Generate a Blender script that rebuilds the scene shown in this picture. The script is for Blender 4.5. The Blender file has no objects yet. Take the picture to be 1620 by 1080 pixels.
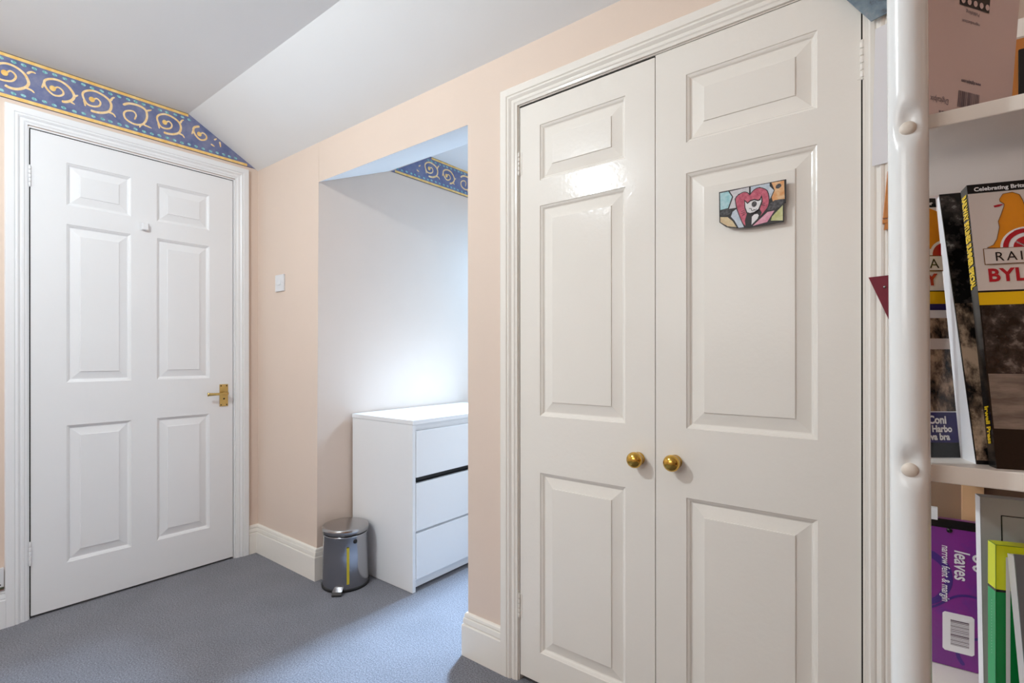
import bpy, math, random
from mathutils import Vector, Matrix
random.seed(7)
sc = bpy.context.scene
C = sc.collection

# ---------------------------------------------------------------- camera
F_PX = 804.23
cam_d = bpy.data.cameras.new('camera'); cam = bpy.data.objects.new('camera', cam_d); C.objects.link(cam)
cam_d.sensor_width = 36.0; cam_d.lens = F_PX * 36.0 / 1620.0
cam_d.shift_y = 23.3 / 1620.0
cam_d.clip_start = 0.02
fw = Vector((-0.61662, 0.78726, 0.0)); rt = Vector((0.78726, 0.61662, -0.0007)).normalized(); up = rt.cross(fw).normalized()
rot = Matrix((rt, up, -fw)).transposed()
cam.matrix_world = Matrix.Translation((2.8119, -1.3333, 1.0645)) @ rot.to_4x4()
sc.camera = cam

# ---------------------------------------------------------------- world, lights, exposure
w = bpy.data.worlds.new('sky'); sc.world = w; w.use_nodes = True
bg = w.node_tree.nodes['Background']; bg.inputs[0].default_value = (0.55, 0.75, 1.0, 1); bg.inputs[1].default_value = 3.0

def area(name, loc, direction, sx, sy, power, col):
    l = bpy.data.lights.new(name, 'AREA'); l.shape = 'RECTANGLE'; l.size = sx; l.size_y = sy; l.energy = power; l.color = col
    o = bpy.data.objects.new(name, l); C.objects.link(o); o.location = loc
    o.rotation_euler = Vector(direction).to_track_quat('-Z', 'Y').to_euler(); return o

def point(name, loc, r, power, col):
    l = bpy.data.lights.new(name, 'POINT'); l.shadow_soft_size = r; l.energy = power; l.color = col
    o = bpy.data.objects.new(name, l); C.objects.link(o); o.location = loc; return o

LAMP = (1.25, -1.54, 2.16)
point('ceiling_lamp_light', LAMP, 0.035, 45.5, (0.905, 1.0, 1.045))
win_l = area('daylight_alcove_window', (1.00, 1.70, 1.80), (0.04, -1, -1.0), 0.44, 0.60, 9.0, (0.21, 0.57, 1.0)); win_l.data.spread = math.radians(135)
sun_l = area('daylight_alcove_beam', (0.98, 1.70, 1.96), (0.42, -1.80, -1.96), 0.28, 0.34, 16.5, (0.52, 0.74, 1.0)); sun_l.data.spread = math.radians(50)
area('room_fill_light', (1.75, -2.9, 1.66), (0.1, 1, 0.05), 1.2, 0.9, 10.0, (0.97, 0.965, 0.93))  # soft fill light added behind the camera to brighten the room

sc.view_settings.view_transform = 'Standard'; sc.view_settings.look = 'None'
sc.view_settings.gamma = 1.0; sc.view_settings.use_curve_mapping = False
sc.view_settings.exposure = 0.09
sc.cycles.max_bounces = 10; sc.cycles.diffuse_bounces = 6

# ---------------------------------------------------------------- helpers
def srgb(r, g, b):
    f = lambda c: (c/255/12.92) if c/255 <= 0.04045 else ((c/255+0.055)/1.055)**2.4
    return (f(r), f(g), f(b), 1.0)

def mat(name, col, rough=0.5, metal=0.0, noise=0.0, nscale=30.0, bump=0.0, bscale=200.0, spec=0.5, coat=0.0, emit=None):
    m = bpy.data.materials.new(name); m.use_nodes = True; nt = m.node_tree; b = nt.nodes['Principled BSDF']
    b.inputs['Base Color'].default_value = col; b.inputs['Roughness'].default_value = rough; b.inputs['Metallic'].default_value = metal
    b.inputs['Specular IOR Level'].default_value = spec
    b.inputs['Coat Weight'].default_value = coat; b.inputs['Coat Roughness'].default_value = 0.08
    tc = nt.nodes.new('ShaderNodeTexCoord')
    if noise > 0:
        n = nt.nodes.new('ShaderNodeTexNoise'); n.inputs['Scale'].default_value = nscale; n.inputs['Detail'].default_value = 4
        nt.links.new(tc.outputs['Object'], n.inputs['Vector'])
        mx = nt.nodes.new('ShaderNodeMix'); mx.data_type = 'RGBA'
        mx.inputs[6].default_value = tuple(min(1, c*(1-noise)) for c in col[:3]) + (1,)
        mx.inputs[7].default_value = tuple(min(1, c*(1+noise)) for c in col[:3]) + (1,)
        nt.links.new(n.outputs['Fac'], mx.inputs[0]); nt.links.new(mx.outputs[2], b.inputs['Base Color'])
    if bump > 0:
        n2 = nt.nodes.new('ShaderNodeTexNoise'); n2.inputs['Scale'].default_value = bscale; n2.inputs['Detail'].default_value = 3
        nt.links.new(tc.outputs['Object'], n2.inputs['Vector'])
        bp = nt.nodes.new('ShaderNodeBump'); bp.inputs['Strength'].default_value = bump; bp.inputs['Distance'].default_value = 0.002
        nt.links.new(n2.outputs['Fac'], bp.inputs['Height']); nt.links.new(bp.outputs['Normal'], b.inputs['Normal'])
    if emit:
        b.inputs['Emission Color'].default_value = emit[0]; b.inputs['Emission Strength'].default_value = emit[1]
    return m

def photo_mat(name, cols, scale=60.0, stretch=(1, 1, 1), detail=6, rough=0.25):
    """a printed photograph: noise through a colour ramp"""
    m = bpy.data.materials.new(name); m.use_nodes = True; nt = m.node_tree; b = nt.nodes['Principled BSDF']
    b.inputs['Roughness'].default_value = rough
    tc = nt.nodes.new('ShaderNodeTexCoord'); mp = nt.nodes.new('ShaderNodeMapping'); mp.inputs['Scale'].default_value = stretch
    n = nt.nodes.new('ShaderNodeTexNoise'); n.inputs['Scale'].default_value = scale; n.inputs['Detail'].default_value = detail; n.inputs['Roughness'].default_value = 0.65
    r = nt.nodes.new('ShaderNodeValToRGB'); e = r.color_ramp.elements
    e[0].position = cols[0][0]; e[0].color = cols[0][1]; e[1].position = cols[-1][0]; e[1].color = cols[-1][1]
    for p, c in cols[1:-1]:
        x = e.new(p); x.color = c
    nt.links.new(tc.outputs['Object'], mp.inputs[0]); nt.links.new(mp.outputs[0], n.inputs['Vector'])
    nt.links.new(n.outputs['Fac'], r.inputs[0]); nt.links.new(r.outputs[0], b.inputs['Base Color'])
    return m

class MB:
    """collects faces and links them as one mesh object"""
    def __init__(s): s.v = []; s.f = []; s.m = []; s.sm = []
    def face(s, pts, mi=0, smooth=False):
        k = len(s.v); s.v += [tuple(p) for p in pts]; s.f.append(tuple(range(k, k+len(pts)))); s.m.append(mi); s.sm.append(smooth)
    def grid(s, rows, mi=0, smooth=False, close_u=False, close_v=False):
        """rows: list of equal-length point lists, joined into quads"""
        k = len(s.v); n = len(rows[0])
        for r in rows: s.v += [tuple(p) for p in r]
        for i in range(len(rows) - (0 if close_v else 1)):
            for j in range(n - (0 if close_u else 1)):
                a = k+i*n+j; b_ = k+i*n+(j+1) % n; i2 = (i+1) % len(rows); c = k+i2*n+(j+1) % n; d = k+i2*n+j
                s.f.append((a, b_, c, d)); s.m.append(mi); s.sm.append(smooth)
    def hexa(s, p, mi=0):
        """8 corners: bottom ring 0-3, top ring 4-7"""
        k = len(s.v); s.v += [tuple(q) for q in p]
        for f in ((3, 2, 1, 0), (4, 5, 6, 7), (0, 1, 5, 4), (1, 2, 6, 5), (2, 3, 7, 6), (3, 0, 4, 7)):
            s.f.append(tuple(k+i for i in f)); s.m.append(mi); s.sm.append(False)
    def box(s, lo, hi, mi=0):
        x0, y0, z0 = lo; x1, y1, z1 = hi
        s.hexa([(x0, y0, z0), (x1, y0, z0), (x1, y1, z0), (x0, y1, z0), (x0, y0, z1), (x1, y0, z1), (x1, y1, z1), (x0, y1, z1)], mi)
    def prism(s, poly, fn, d0, d1, mi=0, side=None):
        """poly of (a,b) mapped by fn(a,b,d), extruded from d0 to d1 (d1 the seen side)"""
        s.face([fn(a, b, d1) for a, b in poly], mi); s.face([fn(a, b, d0) for a, b in reversed(poly)], mi)
        n = len(poly)
        for i in range(n):
            a, b = poly[i]; a2, b2 = poly[(i+1) % n]
            s.face([fn(a, b, d0), fn(a2, b2, d0), fn(a2, b2, d1), fn(a, b, d1)], mi if side is None else side)
    def lathe(s, prof, o, ax, n=24, mi=0, smooth=True):
        """prof of (radius, distance along ax)"""
        ax = Vector(ax).normalized(); t = Vector((0, 0, 1)) if abs(ax.z) < .9 else Vector((1, 0, 0)); u = ax.cross(t).normalized(); v = ax.cross(u); o = Vector(o)
        s.grid([[o + ax*h + (u*math.cos(2*math.pi*i/n) + v*math.sin(2*math.pi*i/n))*max(r, 1e-5) for i in range(n)] for r, h in prof], mi, smooth, close_u=True)
    def build(s, name, mats, parent=None, bevel=0.0, merge=True, autosmooth=False):
        import bmesh
        me = bpy.data.meshes.new(name); me.from_pydata(s.v, [], s.f)
        for m in (mats if isinstance(mats, (list, tuple)) else [mats]): me.materials.append(m)
        for p, mi, sm in zip(me.polygons, s.m, s.sm): p.material_index = mi; p.use_smooth = sm
        if merge:
            bm = bmesh.new(); bm.from_mesh(me); bmesh.ops.remove_doubles(bm, verts=bm.verts, dist=1e-5)
            bmesh.ops.recalc_face_normals(bm, faces=bm.faces); bm.to_mesh(me); bm.free()
        o = bpy.data.objects.new(name, me); C.objects.link(o)
        if parent: o.parent = parent
        if bevel:
            b = o.modifiers.new('bevel', 'BEVEL'); b.width = bevel; b.segments = 2; b.limit_method = 'ANGLE'; b.harden_normals = False
        return o

def tag(o, label=None, cat=None, group=None, kind=None):
    if label: o['label'] = label
    if cat: o['category'] = cat
    if group: o['group'] = group
    if kind: o['kind'] = kind
    return o

def empty(name, loc=(0, 0, 0)):
    """things keep their parts in world coordinates: the empty stands at the base and the parts are offset back"""
    o = bpy.data.objects.new(name, None); C.objects.link(o); o.location = loc; o.empty_display_size = 0.05
    return o

def settle(root):
    """shift every part's mesh so it hangs from the empty's own origin"""
    off = Vector(root.location)
    for ch in [c for c in bpy.data.objects if c.parent == root]:
        ch.location = ch.location - off

WB = lambda a, z, d: (a, -d, z)          # closet wall: a runs right, d comes off the wall
WA = lambda a, z, d: (d, a, z)           # door wall

def text_mesh(body, size, bold=0.0, shear=0.0, align='LEFT', space=1.0):
    cu = bpy.data.curves.new('text', 'FONT'); cu.body = body; cu.size = size; cu.offset = bold; cu.shear = shear; cu.align_x = align; cu.space_character = space
    cu.resolution_u = 3
    o = bpy.data.objects.new('text', cu); C.objects.link(o); dg = bpy.context.evaluated_depsgraph_get()
    me = bpy.data.meshes.new_from_object(o.evaluated_get(dg)); bpy.data.objects.remove(o); return me

def lettering(body, size, fn, m, parent, name='lettering', bold=0.0, shear=0.0, rot=0.0, at=(0, 0), wscale=1.0, space=1.0):
    """printed text: mesh letters laid by fn(a, b) onto a surface"""
    me = text_mesh(body, size, bold, shear, space=space); c, s_ = math.cos(rot), math.sin(rot)
    for v in me.vertices:
        x, y = v.co.x*wscale, v.co.y
        v.co = fn(at[0] + x*c - y*s_, at[1] + x*s_ + y*c)
    me.materials.clear(); me.materials.append(m)
    o = bpy.data.objects.new(name, me); C.objects.link(o); o.parent = parent; return o

def ribbon(mb, pts, w0, w1, fn, mi=0, sub=4):
    """smooth brush stroke through pts, width going from w0 to w1 and back to a thin end"""
    P = [Vector((p[0], p[1])) for p in pts]; Q = []
    for i in range(len(P)-1):
        p0 = P[max(i-1, 0)]; p1 = P[i]; p2 = P[i+1]; p3 = P[min(i+2, len(P)-1)]
        for k in range(sub):
            t = k/sub; Q.append(0.5*((2*p1) + (p2-p0)*t + (2*p0-5*p1+4*p2-p3)*t*t + (3*p1-p0-3*p2+p3)*t**3))
    Q.append(P[-1]); L = []; R = []
    for i, q in enumerate(Q):
        d = (Q[min(i+1, len(Q)-1)] - Q[max(i-1, 0)]); d = d.normalized() if d.length else Vector((1, 0)); n = Vector((-d.y, d.x))
        t = i/(len(Q)-1); ww = (w0 + (w1-w0)*t) * (0.55 if i in (0, len(Q)-1) else 1)
        L.append(fn(*(q+n*ww/2))); R.append(fn(*(q-n*ww/2)))
    mb.grid([L, R], mi)

# ---------------------------------------------------------------- materials
M = {}
M['peach'] = mat('peach_wall_paint', srgb(226, 207, 192), 0.75, noise=0.02, nscale=6, bump=0.10, bscale=140)
M['ceil'] = mat('ceiling_paint', srgb(236, 236, 236), 0.8, noise=0.015, nscale=5, bump=0.08, bscale=120)
M['cream'] = mat('cream_gloss_paint', srgb(241, 236, 228), 0.17, noise=0.01, nscale=8, bump=0.22, bscale=70, spec=0.22)
M['white'] = mat('white_satin_paint', srgb(238, 238, 239), 0.38, noise=0.008, nscale=8, bump=0.08, bscale=60)
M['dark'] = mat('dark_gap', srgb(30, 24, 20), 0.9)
M['brass'] = mat('polished_brass', srgb(214, 172, 84), 0.13, metal=1.0)
M['brass2'] = mat('worn_brass', srgb(205, 176, 110), 0.28, metal=1.0, noise=0.08, nscale=60)
M['plastic'] = mat('white_plastic', srgb(226, 226, 228), 0.35)
M['melamine'] = mat('white_foil_board', srgb(238, 239, 241), 0.35, noise=0.005)
M['black'] = mat('black_plastic', srgb(22, 22, 24), 0.4)
M['steel'] = mat('brushed_steel', srgb(176, 176, 180), 0.16, metal=1.0, noise=0.04, nscale=12)
M['steel_lid'] = mat('steel_lid', srgb(178, 176, 176), 0.24, metal=1.0)
M['post'] = mat('white_powder_coat', srgb(236, 238, 238), 0.16, spec=0.6)
M['cap'] = mat('ivory_cap', srgb(222, 212, 200), 0.4)
M['shelf'] = mat('cream_shelf_board', srgb(242, 235, 226), 0.45, noise=0.01)
M['paper'] = mat('white_paper', srgb(238, 238, 242), 0.8)
M['yellow'] = mat('yellow_strip', srgb(196, 178, 40), 0.4)
def carpet_mat():
    m = bpy.data.materials.new('grey_carpet'); m.use_nodes = True; nt = m.node_tree; b = nt.nodes['Principled BSDF']
    b.inputs['Roughness'].default_value = 0.95; b.inputs['Specular IOR Level'].default_value = 0.1
    b.inputs['Sheen Weight'].default_value = 0.2
    tc = nt.nodes.new('ShaderNodeTexCoord')
    n = nt.nodes.new('ShaderNodeTexNoise'); n.inputs['Scale'].default_value = 210; n.inputs['Detail'].default_value = 3; n.inputs['Roughness'].default_value = 0.7
    n3 = nt.nodes.new('ShaderNodeTexNoise'); n3.inputs['Scale'].default_value = 5; n3.inputs['Detail'].default_value = 3
    r = nt.nodes.new('ShaderNodeValToRGB'); e = r.color_ramp.elements
    e[0].position = 0.30; e[0].color = srgb(72, 72, 79); e[1].position = 0.70; e[1].color = srgb(150, 150, 158)
    nt.links.new(tc.outputs['Object'], n.inputs['Vector']); nt.links.new(tc.outputs['Object'], n3.inputs['Vector']); nt.links.new(n.outputs['Fac'], r.inputs[0])
    mx = nt.nodes.new('ShaderNodeMix'); mx.data_type = 'RGBA'; mx.blend_type = 'MULTIPLY'; mx.inputs[0].default_value = 0.35
    r2 = nt.nodes.new('ShaderNodeValToRGB'); r2.color_ramp.elements[0].position = 0.35; r2.color_ramp.elements[0].color = (0.72, 0.72, 0.72, 1); r2.color_ramp.elements[1].position = 0.62
    nt.links.new(n3.outputs['Fac'], r2.inputs[0]); nt.links.new(r.outputs[0], mx.inputs[6]); nt.links.new(r2.outputs[0], mx.inputs[7]); nt.links.new(mx.outputs[2], b.inputs['Base Color'])
    bp = nt.nodes.new('ShaderNodeBump'); bp.inputs['Strength'].default_value = 0.6; bp.inputs['Distance'].default_value = 0.004
    nt.links.new(n.outputs['Fac'], bp.inputs['Height']); nt.links.new(bp.outputs['Normal'], b.inputs['Normal'])
    return m
M['carpet'] = carpet_mat()

# print shapes, metres on their own surface
MOTIFS = {'a': [[(0.0, 0.0059), (0.0124, 0.0191), (0.0273, 0.0106), (0.0298, -0.0049), (0.0173, -0.0181), (-0.0024, -0.0212), (-0.0219, -0.0032), (-0.0303, 0.0191), (-0.0243, 0.0361), (-0.0024, 0.0488), (0.0223, 0.0496), (0.045, 0.0377), (0.0603, 0.0175), (0.0654, -0.0005), (0.0577, -0.0202), (0.0399, -0.0355), (0.0248, -0.0398)], [(0.0654, -0.0005), (0.0783, 0.0114)], [(0.05, -0.0282), (0.068, -0.0361)], [(-0.0291, 0.0228), (-0.0344, 0.0045), (-0.0375, -0.0064)]], 'b': [[(0.0, 0.0113), (0.0136, 0.0235), (0.0259, 0.0112), (0.0217, -0.0076), (0.0027, -0.0184), (-0.0187, -0.0165), (-0.0319, 0.0054), (-0.0346, 0.0279), (-0.0213, 0.0451), (0.0028, 0.055), (0.03, 0.0508), (0.055, 0.0366), (0.0648, 0.0126), (0.0578, -0.018), (0.0327, -0.0361), (0.0081, -0.042), (-0.0081, -0.0412)], [(0.062, 0.0324), (0.0691, 0.0491), (0.0776, 0.0561)], [(0.0536, -0.0231), (0.0719, -0.0267), (0.0804, -0.0393)], [(-0.0306, -0.0009), (-0.028, -0.0167), (-0.0262, -0.0295)]], 'c': [[(0.0, 0.0084), (0.0121, 0.0246), (0.0255, 0.0165), (0.0278, 0.0019), (0.0166, -0.0169), (-0.0034, -0.0238), (-0.0208, -0.0221), (-0.0337, -0.0033), (-0.0294, 0.026), (-0.0164, 0.0426), (0.0033, 0.0515), (0.0278, 0.0486), (0.0505, 0.0337), (0.062, 0.0134), (0.0654, -0.0072), (0.055, -0.0273), (0.0322, -0.0446), (0.0099, -0.0476), (-0.0034, -0.0423)], [(0.0608, 0.035), (0.0736, 0.0495), (0.0876, 0.0484)], [(0.055, -0.0273), (0.0735, -0.0308), (0.0829, -0.0396)]], 'd': [[(0.0125, -0.0215), (0.0188, 0.0034), (0.0062, 0.0176), (-0.0186, 0.0082), (-0.0278, -0.0102), (-0.0186, -0.0329), (0.0125, -0.0442), (0.0442, -0.0328), (0.0604, 0.0036), (0.0571, 0.0407), (0.0315, 0.0538), (-0.0062, 0.0504), (-0.0308, 0.0333)], [(0.0571, 0.0392), (0.08, 0.0533)], [(0.0442, -0.0328), (0.0799, -0.0394)], [(0.0378, -0.0351), (0.0314, -0.0541)]]}
CAT = {'board': [(2.4367, 1.4731), (2.5863, 1.4734), (2.5856, 1.4197), (2.5815, 1.4181), (2.5814, 1.3757), (2.5061, 1.3741), (2.4797, 1.3766), (2.4525, 1.3844), (2.4375, 1.3975)], 'teal': [(2.4391, 1.4702), (2.4589, 1.4704), (2.4674, 1.4556), (2.458, 1.4295), (2.4399, 1.4278)], 'pale': [(2.4623, 1.47), (2.5065, 1.4715), (2.5065, 1.4545), (2.4942, 1.4625), (2.482, 1.4593), (2.4736, 1.4495), (2.4766, 1.427), (2.4604, 1.4271), (2.4705, 1.455)], 'blue': [(2.5103, 1.4716), (2.5516, 1.4716), (2.5516, 1.4644), (2.5606, 1.4532), (2.5539, 1.4373), (2.5513, 1.4331), (2.5471, 1.4559), (2.5297, 1.4673), (2.5103, 1.4569)], 'orange': [(2.5553, 1.4718), (2.5822, 1.4712), (2.5833, 1.4286), (2.5697, 1.4296), (2.5584, 1.4271), (2.5559, 1.4369), (2.5624, 1.4528)], 'heart': [(2.5084, 1.4517), (2.5032, 1.4586), (2.4942, 1.4617), (2.4828, 1.4575), (2.4754, 1.4492), (2.4786, 1.4258), (2.4832, 1.4104), (2.4923, 1.3862), (2.5001, 1.3777), (2.5121, 1.379), (2.529, 1.3938), (2.5416, 1.4074), (2.5487, 1.4179), (2.5508, 1.4332), (2.5471, 1.4528), (2.5384, 1.4617), (2.5268, 1.4657), (2.5173, 1.4622), (2.5099, 1.4546)], 'belly': [(2.5128, 1.3989), (2.518, 1.4036), (2.5253, 1.4039), (2.5282, 1.3995), (2.5253, 1.392), (2.5121, 1.3798)], 'body': [(2.5017, 1.4088), (2.5106, 1.4057), (2.5297, 1.415), (2.5348, 1.4047), (2.5297, 1.3945), (2.5121, 1.3782), (2.5061, 1.3752), (2.4986, 1.3788), (2.4971, 1.3919)], 'headline': [(2.4957, 1.4437), (2.5032, 1.4346), (2.5091, 1.4395), (2.518, 1.441), (2.5268, 1.437), (2.5305, 1.4387), (2.5348, 1.4481), (2.5367, 1.4312), (2.5323, 1.4201), (2.5294, 1.4122), (2.518, 1.406), (2.5091, 1.4051), (2.5005, 1.409), (2.496, 1.4243)], 'head': [(2.4972, 1.4394), (2.5032, 1.4318), (2.5094, 1.4366), (2.518, 1.4382), (2.5268, 1.4343), (2.5316, 1.4356), (2.5344, 1.4434), (2.5344, 1.4316), (2.5304, 1.4212), (2.5275, 1.4142), (2.518, 1.4089), (2.5091, 1.4078), (2.502, 1.4113), (2.4978, 1.424)], 'green': [(2.564, 1.3996), (2.5794, 1.4147), (2.5794, 1.3791), (2.5541, 1.3828), (2.5564, 1.3915)], 'pink': [(2.5143, 1.3766), (2.547, 1.4044), (2.5619, 1.4052), (2.5534, 1.392), (2.5463, 1.381), (2.5282, 1.3785)], 'ice': [(2.465, 1.407), (2.4689, 1.4186), (2.4774, 1.4236), (2.4881, 1.3934), (2.4949, 1.3769), (2.4827, 1.3771), (2.4735, 1.3958)], 'sand': [(2.4399, 1.4104), (2.4572, 1.4075), (2.4689, 1.3957), (2.4781, 1.3791), (2.4572, 1.3848), (2.4399, 1.398)], 'whisk': [(2.4881, 1.4152), (2.4972, 1.4168)], 'whisk2': [(2.4888, 1.4107), (2.4987, 1.4126)], 'whisk3': [(2.4904, 1.4043), (2.4994, 1.41)], 'whisk4': [(2.5334, 1.4239), (2.5427, 1.4198)], 'whisk5': [(2.5334, 1.4255), (2.542, 1.4254)], 'mouth': [(2.5061, 1.4196), (2.5113, 1.4186), (2.5128, 1.4133), (2.5165, 1.4134), (2.5173, 1.4157), (2.5202, 1.4132), (2.5236, 1.4165)], 'spot': [(2.5704, 1.4605)], 'nose': [(2.518, 1.4283)], 'scrib': [(2.4526, 1.4198)], 'scribr': [(2.5485, 1.4211), (2.5627, 1.4294), (2.5808, 1.4283), (2.5808, 1.4213), (2.5752, 1.4131), (2.5612, 1.4063), (2.547, 1.4088)]}
BK_BL = (2.8784, -0.6512, 0.954)
LION = [(0.0259, 0.2819), (0.0293, 0.2875), (0.0371, 0.2886), (0.0426, 0.2852), (0.0448, 0.2783), (0.0463, 0.2688), (0.0478, 0.2594), (0.0468, 0.2491), (0.0434, 0.2481), (0.0351, 0.245), (0.0276, 0.2352), (0.024, 0.2271), (0.0111, 0.2281), (0.0167, 0.2309), (0.0201, 0.2372), (0.0232, 0.2501), (0.0228, 0.2568), (0.0258, 0.2644), (0.029, 0.2734), (0.0293, 0.2761), (0.0261, 0.2791)]
TONGUE = [(0.0204, 0.2751), (0.0244, 0.276), (0.0293, 0.2763), (0.0252, 0.2736), (0.0212, 0.273)]

# ================================================================ THE SETTING
X1, Y0, Y1, ZC = 4.2, -3.0, 1.78, 2.265      # room extent, flat ceiling height
def struct(mb, name, m, label, cat, **k):
    return tag(mb.build(name, m, **k), label, cat, kind='structure')

mb = MB(); mb.box((-0.1, Y0-0.1, -0.08), (X1+0.1, Y1+0.1, 0.0)); struct(mb, 'floor', M['carpet'], 'grey fitted carpet over the whole floor', 'floor')
# ceiling: flat part, slope down to the closet wall
mb = MB()
mb.prism([(Y0-.1, ZC), (-0.34, ZC), (0.06, 2.046), (0.06, 2.12), (-0.30, 2.34), (Y0-.1, 2.34)], lambda a, b, d: (d, a, b), -0.1, X1+0.1)
struct(mb, 'ceiling', M['ceil'], 'white ceiling that slopes down to meet the peach wall', 'ceiling')
mb = MB()
mb.prism([(0.0008, 1.8912), (0.41, 2.059), (0.715, 2.232), (Y1+.1, 2.236), (Y1+.1, 2.32), (0.66, 2.32), (0.30, 2.12), (0.075, 2.03), (0.0705, 1.926)], lambda a, b, d: (d, a, b), 0.6045, 1.568)
struct(mb, 'ceiling_alcove', M['ceil'], 'sloping and flat white ceiling inside the alcove', 'ceiling')
# door wall (x = 0) with the door opening
mb = MB()
for lo, hi in (((-0.1, Y0, 0), (0, -0.925, 2.3)), ((-0.1, -0.121, 0), (0, 0.1, 2.3)), ((-0.1, -0.925, 1.998), (0, -0.121, 2.3))): mb.box(lo, hi)
struct(mb, 'wall_left', M['peach'], 'peach wall around the white panelled door', 'wall')
mb = MB(); mb.box((-0.14, -0.95, 0), (-0.1, -0.1, 2.02)); struct(mb, 'wall_landing', M['dark'], 'dark landing behind the white panelled door', 'wall')
# closet wall (y = 0)
mb = MB(); t = 0.07
mb.hexa([(0, 0, 0), (0.584, 0, 0), (0.584, t, 0), (0, t, 0), (0, 0, 2.12), (0.6045, 0, 2.12), (0.6045, t, 2.12), (0, t, 2.12)])
mb.prism([(0, 1.891), (t, 1.928), (t, 2.12), (0, 2.12)], lambda a, b, d: (d, a, b), 0.6045, 1.568)
mb.box((1.568, 0, 0), (1.794, t, 2.12)); mb.box((1.794, 0, 1.887), (2.736, t, 2.12)); mb.box((2.736, 0, 0), (X1, t, 2.12))
struct(mb, 'wall_back', M['peach'], 'peach wall with the alcove opening and the double closet doors', 'wall')
mb = MB(); mb.hexa([(0.5, t, 0), (0.584, t, 0), (0.590, Y1, 0), (0.5, Y1, 0), (0.5, t, 2.3), (0.6045, t, 2.3), (0.6045, Y1, 2.3), (0.5, Y1, 2.3)])
struct(mb, 'wall_alcove_left', M['peach'], 'pale side wall of the alcove behind the chest of drawers', 'wall')
mb = MB(); mb.box((1.568, 0.07, 0), (1.66, Y1, 2.3)); struct(mb, 'wall_alcove_right', M['peach'], 'side wall of the alcove opposite the chest of drawers', 'wall')
wx0, wx1, wz0, wz1 = 0.77, 1.47, 1.02, 2.02
mb = MB()
for lo, hi in (((0.5, Y1, 0), (wx0, Y1+.1, 2.3)), ((wx1, Y1, 0), (1.66, Y1+.1, 2.3)), ((wx0, Y1, 0), (wx1, Y1+.1, wz0)), ((wx0, Y1, wz1), (wx1, Y1+.1, 2.3))): mb.box(lo, hi)
struct(mb, 'wall_alcove_end', M['peach'], 'end wall of the alcove around its window', 'wall')
win = empty('window_1', (wx0, Y1, wz0)); tag(win, 'white framed window at the far end of the alcove', 'window', kind='structure')
mb = MB()
for lo, hi in (((wx0, Y1+.02, wz0), (wx0+.035, Y1+.06, wz1)), ((wx1-.035, Y1+.02, wz0), (wx1, Y1+.06, wz1)), ((wx0+.035, Y1+.02, wz0), (wx1-.035, Y1+.06, wz0+.035)), ((wx0+.035, Y1+.02, wz1-.035), (wx1-.035, Y1+.06, wz1))): mb.box(lo, hi)
mb.build('frame', M['white'], win)
settle(win)
mb = MB(); mb.box((X1, Y0, 0), (X1+0.1, 0.1, 2.3)); struct(mb, 'wall_right', mat('warm_bounce_colour', srgb(200, 142, 100), 0.7), 'unseen wall behind the shelving, tinted to bounce warm light', 'wall')  # orange tint chosen so this unseen wall bounces warm light
mb = MB(); mb.box((-0.1, Y0-.1, 0), (X1+.1, Y0, 2.3)); struct(mb, 'wall_front', M['peach'], 'peach wall behind the camera', 'wall')
# closet interior
mb = MB(); mb.box((1.67, 0.55, 0), (2.88, 0.6, 2.1)); struct(mb, 'wall_closet', M['dark'], 'dark inside of the closet', 'wall')
mb = MB(); mb.box((1.67, 0.071, 0), (1.69, 0.55, 2.1)); mb.box((2.86, 0.071, 0), (2.88, 0.55, 2.1)); mb.box((1.69, 0.071, 2.08), (2.86, 0.55, 2.1)); struct(mb, 'wall_closet_side', M['dark'], 'dark side walls and top inside the closet', 'wall')

# architraves: a moulded profile swept round three sides
PROF = [(0, 0), (0, .016), (.002, .018), (.026, .018), (.029, .0145), (.0315, .0165), (.036, .0170), (.040, .0140), (.044, .0105), (.0475, .0120), (.0545, .0120), (.058, .0095), (.063, .0085), (.066, .0085), (.066, -.004)]
def architrave(name, fn, a0, a1, zt, m, label, head=1.0):
    rows = []
    for wd, d in PROF:
        rows.append([fn(a0+wd, 0.0, d), fn(a0+wd, zt-wd*head, d), fn(a1-wd, zt-wd*head, d), fn(a1-wd, 0.0, d)])
    mb = MB(); mb.grid(rows)
    return struct(mb, name, m, label, 'door frame')
architrave('trim_1', WA, -0.9895, -0.0545, 2.0655, M['white'], 'white moulded door frame around the white panelled door', head=0.97)
architrave('trim_2', WB, 1.7300, 2.800, 1.9495, M['cream'], 'cream moulded door frame around the double closet doors', head=0.93)
# door linings seen as a thin strip beside the leaves
mb = MB()
for lo, hi in (((-.1, -.925, 0), (.004, -.9185, 1.996)), ((-.1, -.1275, 0), (.004, -.121, 1.996)), ((-.1, -.9185, 1.9925), (.004, -.1275, 1.998))): mb.box(lo, hi)
struct(mb, 'trim_3', M['white'], 'white door lining of the panelled door', 'door frame')
mb = MB()
for lo, hi in (((1.794, -.002, 0), (1.7995, .07, 1.887)), ((2.7315, -.002, 0), (2.737, .07, 1.887)), ((1.7995, -.002, 1.8852), (2.7315, .07, 1.890))): mb.box(lo, hi)
struct(mb, 'trim_4', M['cream'], 'cream door lining of the double closet doors', 'door frame')

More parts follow.
